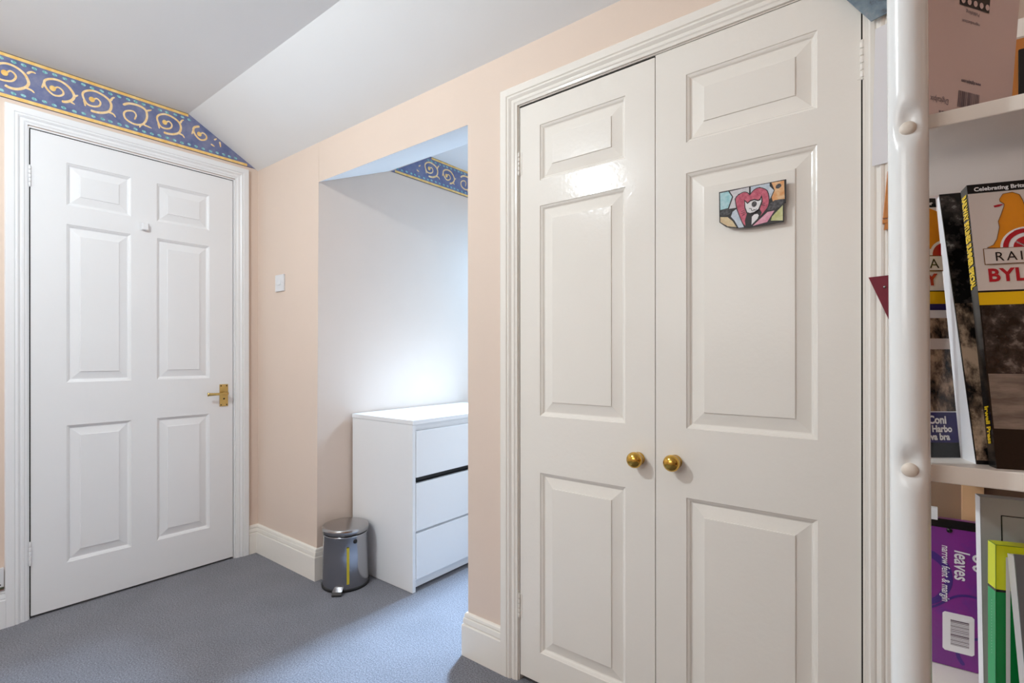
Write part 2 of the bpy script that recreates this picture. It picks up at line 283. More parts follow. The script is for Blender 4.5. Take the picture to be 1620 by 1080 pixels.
# baseboards
BP = [(0, 0), (0, .018), (.108, .018), (.1125, .0160), (.1135, .0100), (.1150, .0100), (.1160, .0148), (.131, .0135), (.1345, .0120), (.1355, .0065), (.1368, .0065), (.1378, .0112), (.146, .0095), (.150, .006), (.151, 0)]
def skirt(name, path, label, m=M['cream']):
    """path: list of (x, y, nx, ny) where n is the outward offset direction (mitred at corners)"""
    mb = MB(); rows = []
    for z, d in BP: rows.append([(x+nx*d, y+ny*d, z) for x, y, nx, ny in path])
    mb.grid(rows); return struct(mb, name, m, label, 'skirting board')
skirt('baseboard_left', [(0, Y0, 1, 0), (0, -0.9885, 1, 0)], 'white skirting board left of the panelled door', M['white'])
skirt('baseboard_corner', [(0, -0.0545, 1, 0), (0, 0, 1, -1), (0.586, 0, .0, -1), (0.586, 0.0, .55, -1), (0.590, 0.60, .55, 0)], 'cream skirting board running from the door corner to the alcove')
skirt('baseboard_back', [(1.568, 0.5, -.86, 0), (1.568, 0, -.86, -1), (1.7325, 0, 0, -1)], 'cream skirting board between the alcove and the closet')
skirt('baseboard_right', [(2.80, 0, 0, -1), (X1, 0, 0, -1)], 'cream skirting board right of the closet')

# wallpaper borders
M['bblue'] = photo_mat('border_blue', [(0.3, srgb(86, 98, 138)), (0.5, srgb(112, 118, 154)), (0.72, srgb(138, 140, 164))], scale=14, rough=0.7)
M['byel'] = photo_mat('border_gold', [(0.35, srgb(236, 186, 96)), (0.65, srgb(246, 214, 142))], scale=40, rough=0.7)
M['btan'] = photo_mat('border_scroll', [(0.35, srgb(240, 198, 128)), (0.65, srgb(248, 224, 182))], scale=60, rough=0.7)
M['bteal'] = photo_mat('border_teal', [(0.4, srgb(96, 168, 166)), (0.6, srgb(168, 212, 216))], scale=120, rough=0.7)
M['bdark'] = mat('border_edge', srgb(92, 74, 82), 0.7)
BM = [M['bblue'], M['byel'], M['btan'], M['bteal'], M['bdark']]
def border(name, fn, clip, zb, zt, a_lo, a_hi, centres, label, inside=None):
    """clip: polygon (a, z) of the strip itself; the print lies on it"""
    mb = MB(); H = zt-zb; zm = (zt+zb)/2; k = H/0.18
    mb.prism(clip, lambda a, b, d: fn(a, b, d), 0.0, 0.0008, 0)
    ins = inside or (lambda a, z: True)
    def strip(z0, z1, mi, d):
        n = 60
        for i in range(n):
            a = a_lo + (a_hi-a_lo)*i/n; a2 = a_lo + (a_hi-a_lo)*(i+1)/n
            if ins(a, z1) and ins(a2, z1): mb.face([fn(a, z0, d), fn(a2, z0, d), fn(a2, z1, d), fn(a, z1, d)], mi)
    strip(zb, zb+.0035*k, 4, .0012); strip(zb+.0035*k, zb+.0165*k, 1, .0012)
    strip(zt-.0025*k, zt, 4, .0012); strip(zt-.0150*k, zt-.0025*k, 1, .0012)
    r = random.Random(3); a = a_lo+.01
    while a < a_hi-.01:
        for zz in (zb+.0285*k, zt-.0270*k):
            z_ = zz + r.uniform(-.002, .002); aa = a + r.uniform(-.003, .003)
            if ins(aa+.01, z_+.006): mb.face([fn(aa+math.cos(q*math.pi/5)*.0085, z_+math.sin(q*math.pi/5)*.0056*k - math.cos(q*math.pi/5)*.0012, .0012) for q in range(10)], 3)
        a += .0315
    for ca, kind in centres:
        for i, pth in enumerate(MOTIFS[kind]):
            g = [(ca+p[0], zm+p[1]*k*.93) for p in pth]
            if inside:
                gg = []
                for p in g:
                    if ins(p[0], p[1]+.004): gg.append(p)
                    else: break
                g = gg
            if len(g) < 2: continue
            f2 = lambda x, y, i=i: fn(x, y, .0014+.00025*i)
            if i == 0: ribbon(mb, g, .0062, .0105, f2, 2)
            else: ribbon(mb, g, .0095, .0050, f2, 2, 3)
            if i == 0 and kind != 'd':
                mb.face([fn(g[0][0]-.004+math.cos(q*math.pi/6)*.0105, g[0][1]+math.sin(q*math.pi/6)*.0115, .0026) for q in range(12)], 1)
    o = mb.build(name, BM, merge=False); return tag(o, label, 'wallpaper border', kind='structure')
sl = lambda a: 2.265 if a < -0.34 else 2.265 + (a+0.34)*(2.079-2.265)/0.34
seq = [(-1.27, 'a'), (-1.13, 'b'), (-0.9847, 'c'), (-0.8418, 'a'), (-0.7132, 'b'), (-0.5746, 'd'), (-0.4378, 'b'), (-0.2876, 'a'), (-0.165, 'b')]
border('trim_5', WA, [(-2.9, 2.085), (-0.0115, 2.085), (-0.34, 2.2645), (-2.9, 2.2645)], 2.085, 2.2645, -1.7, -0.0, seq, 'blue wallpaper border with gold scrolls above the white panelled door', inside=lambda a, z: z < sl(a)+.0005)
al = lambda a: 1.891 + a*.41 if a < .41 else (2.059+(a-.41)*.567 if a < .715 else 2.232)
WAL = lambda a, z, d: (0.6043+d, a, z + 0.012*(a-0.7))
border('trim_6', WAL, [(0.425, 2.066), (Y1, 2.066), (Y1, 2.231), (0.715, 2.231)], 2.066, 2.231, 0.43, Y1-.01, [(0.5565, 'a'), (0.705, 'b'), (0.845, 'a'), (0.995, 'd'), (1.14, 'b'), (1.28, 'c'), (1.42, 'a'), (1.56, 'b')],
       'blue wallpaper border with gold scrolls high in the alcove', inside=lambda a, z: z+0.012*(a-0.7) < al(a)+.001)

# ---------------------------------------------------------------- panelled doors
def leaf(name, fn, a0, a1, z0, z1, cols, rows, m, d_front=0.0, thick=0.035):
    """frame mesh with holes + one raised-and-fielded panel part per hole"""
    root = empty(name, fn((a0+a1)/2, z0, d_front)); mb = MB()
    xs = [a0] + [v for c in cols for v in c] + [a1]; zs = [z0] + [v for r in reversed(rows) for v in r] + [z1]
    for i in range(len(xs)-1):
        for j in range(len(zs)-1):
            if i % 2 == 1 and j % 2 == 1: continue
            mb.face([fn(xs[i], zs[j], d_front), fn(xs[i+1], zs[j], d_front), fn(xs[i+1], zs[j+1], d_front), fn(xs[i], zs[j+1], d_front)])
    b = d_front-thick
    mb.face([fn(a0, z0, b), fn(a0, z1, b), fn(a1, z1, b), fn(a1, z0, b)])
    for p, q in (((a0, z0), (a1, z0)), ((a1, z0), (a1, z1)), ((a1, z1), (a0, z1)), ((a0, z1), (a0, z0))):
        mb.face([fn(p[0], p[1], d_front), fn(q[0], q[1], d_front), fn(q[0], q[1], b), fn(p[0], p[1], b)])
    mb.build('stiles_and_rails', m, root)
    pp = [(0, 0), (.0015, -.0028), (.0035, -.0034), (.0075, -.0058), (.0105, -.0095), (.0135, -.0105), (.0145, -.0102), (.0425, -.0040), (.0440, -.0038), (.0448, -.0012), (.0462, -.0008)]
    for c in cols:
        for r in rows:
            pm = MB(); rr_ = []
            for wd, d in pp:
                rr_.append([fn(c[0]+wd, r[0]+wd, d_front+d), fn(c[1]-wd, r[0]+wd, d_front+d), fn(c[1]-wd, r[1]-wd, d_front+d), fn(c[0]+wd, r[1]-wd, d_front+d)])
            pm.grid(rr_, close_u=True); pm.face(rr_[-1]); pm.build('panel', m, root)
    return root
def hinge(fn, a, z0, z1, parent, m, r=.0048, d=.004):
    mb = MB(); n = 5; ax = Vector(fn(0, 1, 0)) - Vector(fn(0, 0, 0)); h = (z1-z0)/n
    for i in range(n): mb.lathe([(0, .0008), (r*.9, .0008), (r, .002), (r, h-.002), (r*.9, h-.0008), (0, h-.0008)], fn(a, z0+i*h, d), ax, 12)
    mb.lathe([(0, -.004), (r*.6, -.003), (r*.8, 0), (0, .001)], fn(a, z1, d), -ax, 10); mb.lathe([(0, -.004), (r*.6, -.003), (r*.8, 0), (0, .001)], fn(a, z0, d), ax, 10)
    mb.box(*[tuple(f(p, q) for p, q in zip(fn(a-.010, z0, -.001), fn(a+.010, z1, .0012))) for f in (min, max)])
    return mb.build('hinge', m, parent)

d1 = leaf('door_1', WA, -0.9135, -0.1310, 0.010, 1.9890, [(-0.8014, -0.5746), (-0.4737, -0.2442)], [(1.7060, 1.8855), (0.9551, 1.6254), (0.1927, 0.7723)], M['white'], d_front=0.0)
tag(d1, 'white six panelled door with a brass lever handle', 'door', kind='structure')
hinge(WA, -0.9165, 1.757, 1.838, d1, M['white']); hinge(WA, -0.9165, 0.220, 0.310, d1, M['white'])
mb = MB(); mb.box((0, -0.197, 0.806), (0.004, -0.156, 0.920)); hp = mb.build('handle_plate', M['brass2'], d1, bevel=.0012)
for yy, zz in ((-.190, .912), (-.163, .912), (-.190, .814), (-.163, .814)):
    mb = MB(); mb.lathe([(0, .0052), (.003, .0048), (.0034, .004)], (0, yy, zz), (1, 0, 0), 10)
    s_ = mb.build('screw', M['dark'], hp)
mb = MB(); mb.lathe([(.009, 0), (.009, .012), (.007, .034), (.006, .040), (0, .041)], (.004, -.176, .873), (1, 0, 0), 16)
rows = []
for i in range(13):
    t_ = i/12; y_ = -.170 - t_*.098; hw = .0085 - .002*math.sin(t_*3.1)+(.0015 if i == 12 else 0); dx = .040 + .004*math.sin(t_*math.pi)
    rows.append([(dx+.0045*math.cos(q*math.pi/4), y_, .873+hw*math.sin(q*math.pi/4)) for q in range(8)])
mb.grid(rows, 0, True, close_u=True); mb.face(rows[-1]); mb.face(rows[0])
tag(mb.build('lever_handle', M['brass2'], d1), 'brass lever handle')
mb = MB(); mb.lathe([(0, .0050), (.004, .0048), (.0045, .004)], (0, -.176, .845), (1, 0, 0), 12); mb.build('keyhole', M['dark'], hp)
settle(d1)

d2 = leaf('door_2', WB, 1.8020, 2.2632, 0.020, 1.8795, [(1.8814, 2.1759)], [(1.6251, 1.8035), (0.8741, 1.5446), (0.1169, 0.6926)], M['cream'])
tag(d2, 'left cream panelled closet door with a brass knob', 'door', kind='structure')
d3 = leaf('door_3', WB, 2.2655, 2.7284, 0.020, 1.8838, [(2.3490, 2.6467)], [(1.6251, 1.8035), (0.8741, 1.5446), (0.1169, 0.6926)], M['cream'])
tag(d3, 'right cream panelled closet door with a cat drawing on it', 'door', kind='structure')
hinge(WB, 1.7995, 1.659, 1.732, d2, M['cream'], r=.0042, d=.003); hinge(WB, 1.7995, 0.2065, 0.2836, d2, M['cream'], r=.0042, d=.003)
hinge(WB, 2.7315, 1.664, 1.743, d3, M['cream'], r=.0045, d=.004); hinge(WB, 2.7315, 0.2065, 0.2836, d3, M['cream'])
KP = [(.0175, 0), (.0185, .002), (.0150, .006), (.0130, .010), (.0175, .0125), (.0195, .014), (.0195, .022), (.0215, .0245), (.0222, .028), (.0215, .0335), (.0185, .039), (.0130, .043), (.0065, .045), (0, .0455)]
for (kx, kz), dd in (((2.2160, .7795), d2), ((2.3200, .7840), d3)):
    mb = MB(); mb.lathe(KP, (kx, 0, kz), (0, -1, 0), 32); tag(mb.build('door_knob', M['brass'], dd), 'round polished brass knob')
settle(d2); settle(d3)

# dark strips added in the narrow gaps round the leaves to stand for shade
def shade_strip(name, lo, hi, label):
    mb = MB(); mb.box(lo, hi); struct(mb, name, M['dark'], label, 'painted gap shade')
shade_strip('gap_shade_7', (1.7996, .0030, .02), (1.8019, .03, 1.879), 'dark strip standing for shade in the gap left of the left closet door')
shade_strip('gap_shade_8', (2.2633, .0060, .02), (2.2654, .03, 1.879), 'dark strip standing for shade in the gap between the two closet doors')
shade_strip('gap_shade_9', (2.7285, .0030, .02), (2.7314, .03, 1.883), 'dark strip standing for shade in the gap right of the right closet door')
shade_strip('gap_shade_10', (1.8020, .0030, 1.8796), (2.2632, .03, 1.8851), 'dark strip standing for shade above the left closet door')
shade_strip('gap_shade_11', (-.03, -.9184, .01), (-.0030, -.9136, 1.989), 'dark strip standing for shade in the gap left of the white panelled door')
shade_strip('gap_shade_12', (-.03, -.9135, 1.9891), (-.0030, -.131, 1.9924), 'dark strip standing for shade above the white panelled door')

# ================================================================ FURNITURE
# chest of drawers against the alcove side wall
cx0, cx1, cy0, cy1, H = 0.602, 1.056, 0.186, 0.986, 0.7765
dr = empty('chest_of_drawers', ((cx0+cx1)/2, (cy0+cy1)/2, 0)); tag(dr, 'white three drawer chest standing in the alcove', 'chest of drawers')
mb = MB(); mb.box((cx0-.002, cy0-.001, H-.020), (cx1+.002, cy1+.001, H)); mb.build('top', M['melamine'], dr, bevel=.0012)
for y_ in (cy0, cy1-.018):
    mb = MB(); mb.box((cx0, y_, 0.001), (cx1-.001, y_+.018, H-.0212)); mb.build('side_panel', M['melamine'], dr, bevel=.0008)
mb = MB(); mb.box((cx0+.01, cy0+.018, .05), (cx0+.02, cy1-.018, H-.022)); mb.build('back_panel', M['melamine'], dr)
mb = MB(); mb.box((cx1-.040, cy0+.018, .012), (cx1-.020, cy1-.018, .062)); mb.build('plinth', M['melamine'], dr)
mb = MB(); mb.box((cx1-.050, cy0+.018, H-.060), (cx1-.022, cy1-.018, H-.0212)); mb.build('top_rail', M['melamine'], dr)
fx0, fx1 = cx1-.018, cx1+.002
for z0_, z1_ in ((.5165, .7250), (.2740, .4890), (.0560, .2630)):
    mb = MB(); mb.box((fx0, cy0+.0200, z0_), (fx1, cy1-.0200, z1_)); mb.build('drawer', M['melamine'], dr, bevel=.0012)
mb = MB(); mb.box((fx0-.03, cy0+.0195, .4870), (fx0-.012, cy1-.0195, .520)); mb.build('drawer_gap', M['black'], dr)
mb = MB(); mb.box((fx0-.02, cy0+.0195, .2600), (fx0-.001, cy1-.0195, .276)); mb.build('drawer_rail', M['melamine'], dr)
settle(dr)

# pedal bin
bx, by, R = 0.722, 0.066, 0.104
bn = empty('pedal_bin', (bx, by, 0)); tag(bn, 'small chrome pedal bin standing beside the white chest of drawers', 'bin')
mb = MB(); mb.lathe([(0, .001), (R+.003, .001), (R+.004, .006), (R+.003, .013), (R, .014)], (bx, by, 0), (0, 0, 1), 48); mb.build('base_ring', M['black'], bn)
mb = MB(); mb.lathe([(R, .0135), (R, .060), (R-.002, .155), (R-.003, .240), (R-.001, .244), (R-.003, .247), (R-.010, .247)], (bx, by, 0), (0, 0, 1), 64); mb.build('body', M['steel'], bn)
mb = MB(); mb.lathe([(R-.012, .246), (R-.006, .252), (R-.002, .2525)], (bx, by, 0), (0, 0, 1), 48); mb.build('gasket', M['black'], bn)
mb = MB(); mb.lathe([(R-.002, .2515), (R+.001, .2530), (R+.001, .2735), (R-.002, .2770), (R-.010, .2795), (R-.030, .2835), (R-.060, .2870), (.02, .2885), (0, .2887)], (bx, by, 0), (0, 0, 1), 64); mb.build('lid', M['steel_lid'], bn)
pd = Vector((.0660, -.0780, 0)).normalized(); pr = Vector((-pd.y, pd.x, 0)); o_ = Vector((bx, by, 0))
def pad(a, b, z0_, z1_, zz0, zz1, hw):
    p = []
    for (t_, q0, q1) in ((a, z0_, z1_), (b, zz0, zz1)):
        for s in (-1, 1):
            p.append((o_+pd*t_+pr*hw*s, q0, q1))
    A, B_, C_, D = p[0], p[1], p[2], p[3]
    v = lambda e, k: (e[0].x, e[0].y, e[k])
    return [v(A, 1), v(C_, 1), v(D, 1), v(B_, 1), v(A, 2), v(C_, 2), v(D, 2), v(B_, 2)]
mb = MB(); mb.hexa(pad(R-.004, R+.034, .018, .027, .009, .019, .0215), 0); mb.hexa(pad(R+.034, R+.040, .006, .019, .0015, .008, .0210), 1)
mb.build('pedal', [M['steel_lid'], M['black']], bn)
mb = MB(); rows = []
ang0 = math.atan2(pd.y, pd.x)
for i in range(4):
    an = ang0 + .32 + i*.036
    rows.append([(bx+(R+.0012)*math.cos(an), by+(R+.0012)*math.sin(an), z_) for z_ in (.035, .12, .20)])
mb.grid(rows); tag(mb.build('strip', M['yellow'], bn), 'thin yellow vertical strip')  # plain yellow band lying on the bin body
an = ang0 + .70
mb = MB(); mb.lathe([(0, .004), (.008, .003), (.010, 0)], (bx+(R-.003)*math.cos(an), by+(R-.003)*math.sin(an), .222), (math.cos(an), math.sin(an), 0), 16); mb.build('handle_lug', M['black'], bn)
settle(bn)

# light switch, door hook, wall socket
sw = empty('light_switch', (.2495, 0, 1.443)); tag(sw, 'white rocker light switch on the peach wall left of the alcove', 'light switch')
mb = MB(); mb.box((.2065, -.009, 1.400), (.2925, 0, 1.486)); mb.build('plate', M['plastic'], sw, bevel=.002)
mb = MB(); mb.hexa([(.238, -.0135, 1.432), (.261, -.0135, 1.432), (.261, -.008, 1.432), (.238, -.008, 1.432), (.238, -.0095, 1.455), (.261, -.0095, 1.455), (.261, -.008, 1.455), (.238, -.008, 1.455)]); mb.build('rocker', M['plastic'], sw, bevel=.0006)
for xx in (.219, .280):
    mb = MB(); mb.lathe([(0, .0105), (.002, .010), (.003, .009)], (xx, 0, 1.443), (0, -1, 0), 10); mb.build('screw', M['plastic'], sw)
settle(sw)
hk = empty('door_hook', (0, -.524, 1.668)); tag(hk, 'small white square hook stuck on the white panelled door', 'hook')
mb = MB(); mb.box((0, -.541, 1.651), (.003, -.506, 1.688)); mb.build('plate', M['plastic'], hk, bevel=.001)
mb = MB(); mb.box((.003, -.537, 1.652), (.020, -.512, 1.684)); mb.build('knob', M['white'], hk, bevel=.003)
settle(hk)
so = empty('wall_socket', (0, -1.063, .192)); tag(so, 'white double wall socket at the left edge beside the door frame', 'socket')
mb = MB(); mb.box((0, -1.136, .150), (.010, -.992, .236)); mb.build('plate', M['plastic'], so, bevel=.0015)
for yy in (-1.125, -1.003):
    mb = MB(); mb.lathe([(0, .0112), (.0025, .011), (.003, .0095)], (0, yy, .171), (1, 0, 0), 10); mb.build('screw', M['dark'], so)
for yy in (-1.11, -1.045):
    mb = MB(); mb.box((.009, yy, .188), (.0135, yy+.022, .214)); mb.build('switch', M['plastic'], so, bevel=.001)
settle(so)
mb = MB(); mb.box((.004, -1.16, .1365), (.020, -.993, .1495)); mb.box((.004, -1.16, .1335), (.0205, -.993, .1365), 1)
M['dgreen'] = mat('dark_green_card', srgb(70, 72, 52), 0.7); M['rust'] = mat('rust_card', srgb(150, 84, 70), 0.7)
mb = MB(); mb.box((.0, -1.16, .1535), (.016, -.993, .1620)); mb.box((.0, -1.16, .1515), (.0165, -.993, .1535), 1)
tag(mb.build('cable_cover', [M['dgreen'], M['rust']]), 'dark green strip lying on the skirting under the wall socket', 'cable cover')

# ceiling lamp (out of the frame, above the room) whose light falls on the doors
cl = empty('ceiling_lamp', (LAMP[0], LAMP[1], ZC)); tag(cl, 'small round ceiling lamp above the camera side of the room', 'lamp')
mb = MB(); mb.lathe([(0, -.0), (.05, -.002), (.055, -.018), (.03, -.03), (0, -.03)], (LAMP[0], LAMP[1], ZC), (0, 0, 1), 24); mb.build('rose', M['plastic'], cl)
settle(cl)

# cat drawing hung on the right closet door
ct = empty('cat_drawing', (2.51, 0, 1.43)); tag(ct, 'childs felt pen drawing of a cat in a red heart on the closet door', 'drawing')
def pencil(name, a, b, sc_=90):
    return photo_mat(name, [(0.35, a), (0.65, b)], scale=sc_, detail=3, rough=0.6)
CM = dict(ink=mat('ink', srgb(42, 38, 38), .6), teal=pencil('teal_pencil', srgb(150, 200, 206), srgb(196, 222, 226)), pale=pencil('grey_wash', srgb(196, 194, 198), srgb(218, 214, 216)),
          blue=pencil('blue_wash', srgb(176, 190, 204), srgb(208, 214, 222)), orange=pencil('orange_pencil', srgb(222, 152, 92), srgb(234, 196, 150)),
          red=pencil('red_pencil', srgb(178, 70, 92), srgb(208, 108, 126), 150), white=mat('bare_paper', srgb(232, 230, 230), .7), green=pencil('olive_pencil', srgb(190, 192, 128), srgb(214, 212, 164)),
          pink=pencil('pink_pencil', srgb(212, 132, 156), srgb(228, 172, 188)), sand=pencil('sand_pencil', srgb(206, 178, 138), srgb(220, 200, 160)), smoke=pencil('black_pencil', srgb(46, 44, 46), srgb(92, 90, 92), 200))
names_ = list(CM); mats_ = [CM[k] for k in names_]; ix = {k: i for i, k in enumerate(names_)}
mb = MB(); mb.prism(CAT['board'], WB, .0135, .0165, ix['ink']); mb.build('board', mats_, ct)
mb = MB(); e = .0167
def art(key, m, d): mb.face([WB(a, b, d) for a, b in CAT[key]], ix[m])
for key, m in (('teal', 'teal'), ('pale', 'pale'), ('blue', 'blue'), ('orange', 'orange'), ('green', 'green'), ('pink', 'pink'), ('ice', 'blue'), ('sand', 'sand')): art(key, m, e)
art('heart', 'red', e+.0001)
f2 = lambda x, y: WB(x, y, e+.0003)
ribbon(mb, CAT['heart']+CAT['heart'][:1], .0018, .0018, f2, ix['ink'], 3)
for k_ in ('body', 'headline'): art(k_, 'ink', e+.0002)
for k_ in ('belly', 'head'): art(k_, 'white', e+.0004)
f3 = lambda x, y: WB(x, y, e+.0006)
for k_ in ('whisk', 'whisk2', 'whisk3', 'whisk4', 'whisk5', 'mouth'): ribbon(mb, CAT[k_], .0014, .0012, f3, ix['ink'], 3)
ribbon(mb, CAT['head']+CAT['head'][:1], .0012, .0012, f3, ix['ink'], 1)
def oval(c, rx, rz, m, d, rt_=0): mb.face([WB(c[0]+rx*math.cos(q*math.pi/8)*math.cos(rt_)-rz*math.sin(q*math.pi/8)*math.sin(rt_), c[1]+rx*math.cos(q*math.pi/8)*math.sin(rt_)+rz*math.sin(q*math.pi/8)*math.cos(rt_), d) for q in range(16)], ix[m])
oval(CAT['spot'][0], .0062, .0052, 'smoke', e+.0003, .5); oval(CAT['nose'][0], .0058, .0070, 'smoke', e+.0006); oval(CAT['scrib'][0], .0135, .0078, 'smoke', e+.0003)
art('scribr', 'smoke', e+.0003)
mb.build('picture', mats_, ct, merge=False)
mb = MB()
for px_, pz_ in ((2.46, 1.45), (2.56, 1.45)):
    mb = MB(); mb.box((px_, -.0135, pz_-.006), (px_+.012, .0008, pz_+.006)); mb.build('sticky_pad', CM['white'], ct)
settle(ct)

# ================================================================ PINNED THINGS RIGHT OF THE CLOSET
mb = MB(); poly = [(2.7487, 1.4648), (2.957, 1.474), (2.957, 1.792), (2.8532, 1.772), (2.7544, 1.7515)]
mb.prism(poly, WB, .0195, .0205); tag(mb.build('paper_sheet', M['paper']), 'blank white paper sheet pinned beside the closet frame behind the white post', 'paper')
M['paint'] = photo_mat('painted_card', [(0.3, srgb(70, 62, 66)), (0.42, srgb(110, 128, 142)), (0.55, srgb(128, 146, 156)), (0.7, srgb(158, 160, 172))], scale=28, rough=0.5)
mb = MB(); mb.prism([(2.7477, 1.7667), (2.95, 1.812), (2.95, 2.0), (2.62, 2.0), (2.62, 1.957)], WB, .026, .029)
tag(mb.build('painted_card', M['paint']), 'blue grey painted card hanging by its corner over the closet frame', 'picture')
M['orangewood'] = mat('varnished_wood', srgb(196, 124, 58), 0.3, noise=0.15, nscale=40)
wp = empty('wooden_pendant', (2.775, -.022, 1.33)); tag(wp, 'orange varnished wooden pendant hanging beside the closet frame behind the white post', 'ornament')
mb = MB(); mb.prism([(2.7668, 1.3501), (2.792, 1.350), (2.780, 1.4467), (2.7745, 1.4467)], WB, .019, .027); mb.build('blade', M['orangewood'], wp, bevel=.001)
mb = MB(); mb.box((2.7665, -.030, 1.3390), (2.7925, -.0185, 1.3475)); mb.build('collar', M['orangewood'], wp, bevel=.001)
mb = MB(); mb.prism([(2.7690, 1.3263), (2.790, 1.3263), (2.788, 1.3395), (2.771, 1.3395)], WB, .020, .028); mb.build('foot', M['orangewood'], wp)
settle(wp)
M['maroon'] = mat('maroon_felt', srgb(122, 40, 54), 0.8, noise=0.08, nscale=80)
mb = MB(); mb.prism([(2.7425, 1.2305), (2.815, 1.2335), (2.783, 1.124)], WB, .0195, .022); pn = mb.build('pennant', M['maroon']); tag(pn, 'maroon triangular pennant pinned beside the closet frame', 'pennant')
mb = MB(); mb.lathe([(0, .0045), (.002, .004), (.003, .0022)], (2.770, -.0205, 1.2080), (0, -1, 0), 10); mb.build('stud', M['steel_lid'], pn)

# ================================================================ SHELVING WITH METAL POST
su = empty('shelf_unit', (2.84, -.54, 0)); tag(su, 'white metal post with cream shelves bolted to it at the right', 'shelving')
PA = Vector((2.8096, -.6847, 1.4228)); PD = Vector((-.00422, -.0032, 1.0)); PR = .0164
mb = MB(); rows = []; nz = 420; nseg = 48
dim = [(1.2925, 0), (.9545, 0)]
for i in range(nz+1):
    z_ = 2.05*i/nz; c_ = PA + PD*(z_-PA.z); row = []
    for q in range(nseg):
        th = 2*math.pi*q/nseg - math.pi/2; r_ = PR
        da = (th+math.pi/2 + math.pi) % (2*math.pi) - math.pi - .06
        for zc_, _ in dim:
            dz_ = (z_-zc_-.003)/.0150; ff = math.exp(-(dz_*dz_)**1.3 - ((da*PR/.0115)**2)**1.2); r_ -= .0072*ff
        row.append((c_.x+r_*math.cos(th), c_.y+r_*math.sin(th), z_))
    rows.append(row)
mb.grid(rows, 0, True, close_u=True); mb.build('post', M['post'], su)
for zc_, _ in dim:
    c_ = PA + PD*(zc_-PA.z); mb = MB(); mb.lathe([(.0070, -.002), (.0070, .0022), (.0058, .0042), (.0032, .0052), (0, .0055)], (c_.x, c_.y-PR+.0070, zc_-.0030), (0.03, -1, 0), 28)
    tag(mb.build('screw_cap', M['cap'], su), 'ivory plastic screw cap')
for zt_, th_ in ((1.3110, .0150), (.9545, .0180), (.6300, .0180)):
    mb = MB(); mb.box((2.812, -.662, zt_-th_), (3.45, -.375, zt_)); mb.build('shelf', M['shelf'], su, bevel=.0012)
mb = MB(); mb.box((2.812, -.374, .9545), (3.45, -.366, 1.296)); mb.build('back_panel', mat('pale_board', srgb(248, 240, 240), .5), su)
mb = MB(); mb.box((2.812, -.3515, .6300), (3.45, -.344, .936)); tag(mb.build('back_panel', mat('shaded_wall_brown', srgb(136, 110, 88), .6, noise=.05), su), 'brown board standing for the shaded wall')  # board added in brown to stand for the wall in shade
mb = MB(); mb.box((3.45, -.662, .0), (3.468, -.366, 2.05)); mb.build('side_panel', M['shelf'], su)
M['pine'] = mat('pine', srgb(214, 172, 128), 0.5, noise=0.10, nscale=18)
mb = MB(); mb.box((2.8700, -.374, 0), (2.8925, -.352, .936)); tag(mb.build('upright', M['pine'], su), 'pine upright')
mb = MB(); mb.box((2.8925, -.374, .900), (3.45, -.352, .936)); tag(mb.build('rail', M['pine'], su), 'pine rail')
mb = MB(); mb.box((2.8125, -.6600, .930), (2.8160, -.6585, .940)); mb.build('bolt', M['dark'], su)
mb = MB(); mb.box((2.80, -.225, 1.560), (3.45, -.205, 1.588)); tag(mb.build('rail', M['shelf'], su), 'cream rail')
settle(su)

def slab(name, BL, u, v, t, wd, m, parent, v_top_t=None):
    """a book-like block: front face BL, BL+u*wd, +v ; thickness t away from the seen side"""
    BL, u, v = Vector(BL), Vector(u), Vector(v); n = u.cross(v).normalized(); tt = t if v_top_t is None else v_top_t
    p = [BL, BL+u*wd, BL+u*wd-n*t, BL-n*t]; q = [BL+v, BL+v+u*wd, BL+v+u*wd-n*tt, BL+v-n*tt]
    mb = MB(); mb.hexa(p+q); return mb.build(name, m, parent)
def plane(BL, u, v, off=.0004):
    BL, u = Vector(BL), Vector(u); vh = Vector(v).normalized(); n = u.cross(vh).normalized()
    return lambda a, b: tuple(BL + u*a + vh*b + n*off)
def poly(name, pts, f, m, parent):
    mb = MB(); mb.face([f(a, b) for a, b in pts]); return mb.build(name, m, parent, merge=False)
def rect(a0, b0, a1, b1): return [(a0, b0), (a1, b0), (a1, b1), (a0, b1)]

inkblack = mat('cover_black', srgb(20, 18, 19), .18); covgrey = mat('cover_stone', srgb(214, 202, 194), .16); covyel = mat('cover_yellow', srgb(232, 184, 20), .16)
gold = mat('lion_orange', srgb(222, 138, 26), .2, noise=.12, nscale=60); red = mat('print_red', srgb(176, 26, 40), .2); brown = mat('print_brown', srgb(126, 84, 44), .2)
spy = mat('spine_yellow', srgb(250, 214, 20), .3); navy = mat('print_navy', srgb(52, 44, 96), .2); whitep = mat('print_white', srgb(236, 234, 236), .3)
bw_tree = photo_mat('tree_photo', [(0.40, srgb(18, 16, 16)), (0.55, srgb(58, 52, 50)), (0.66, srgb(128, 118, 112))], scale=70, rough=.16)
bw_road = photo_mat('road_photo', [(0.35, srgb(110, 98, 90)), (0.65, srgb(150, 136, 126))], scale=26, stretch=(1, 1, 6), rough=.16)
bw_tan = photo_mat('rail_photo', [(0.38, srgb(22, 18, 16)), (0.47, srgb(96, 78, 64)), (0.60, srgb(186, 158, 132))], scale=60, stretch=(1, 1, .6), rough=.2)
bw_dark = photo_mat('smoke_photo', [(0.46, srgb(20, 18, 17)), (0.60, srgb(70, 62, 58)), (0.72, srgb(176, 168, 160))], scale=60, rough=.2)

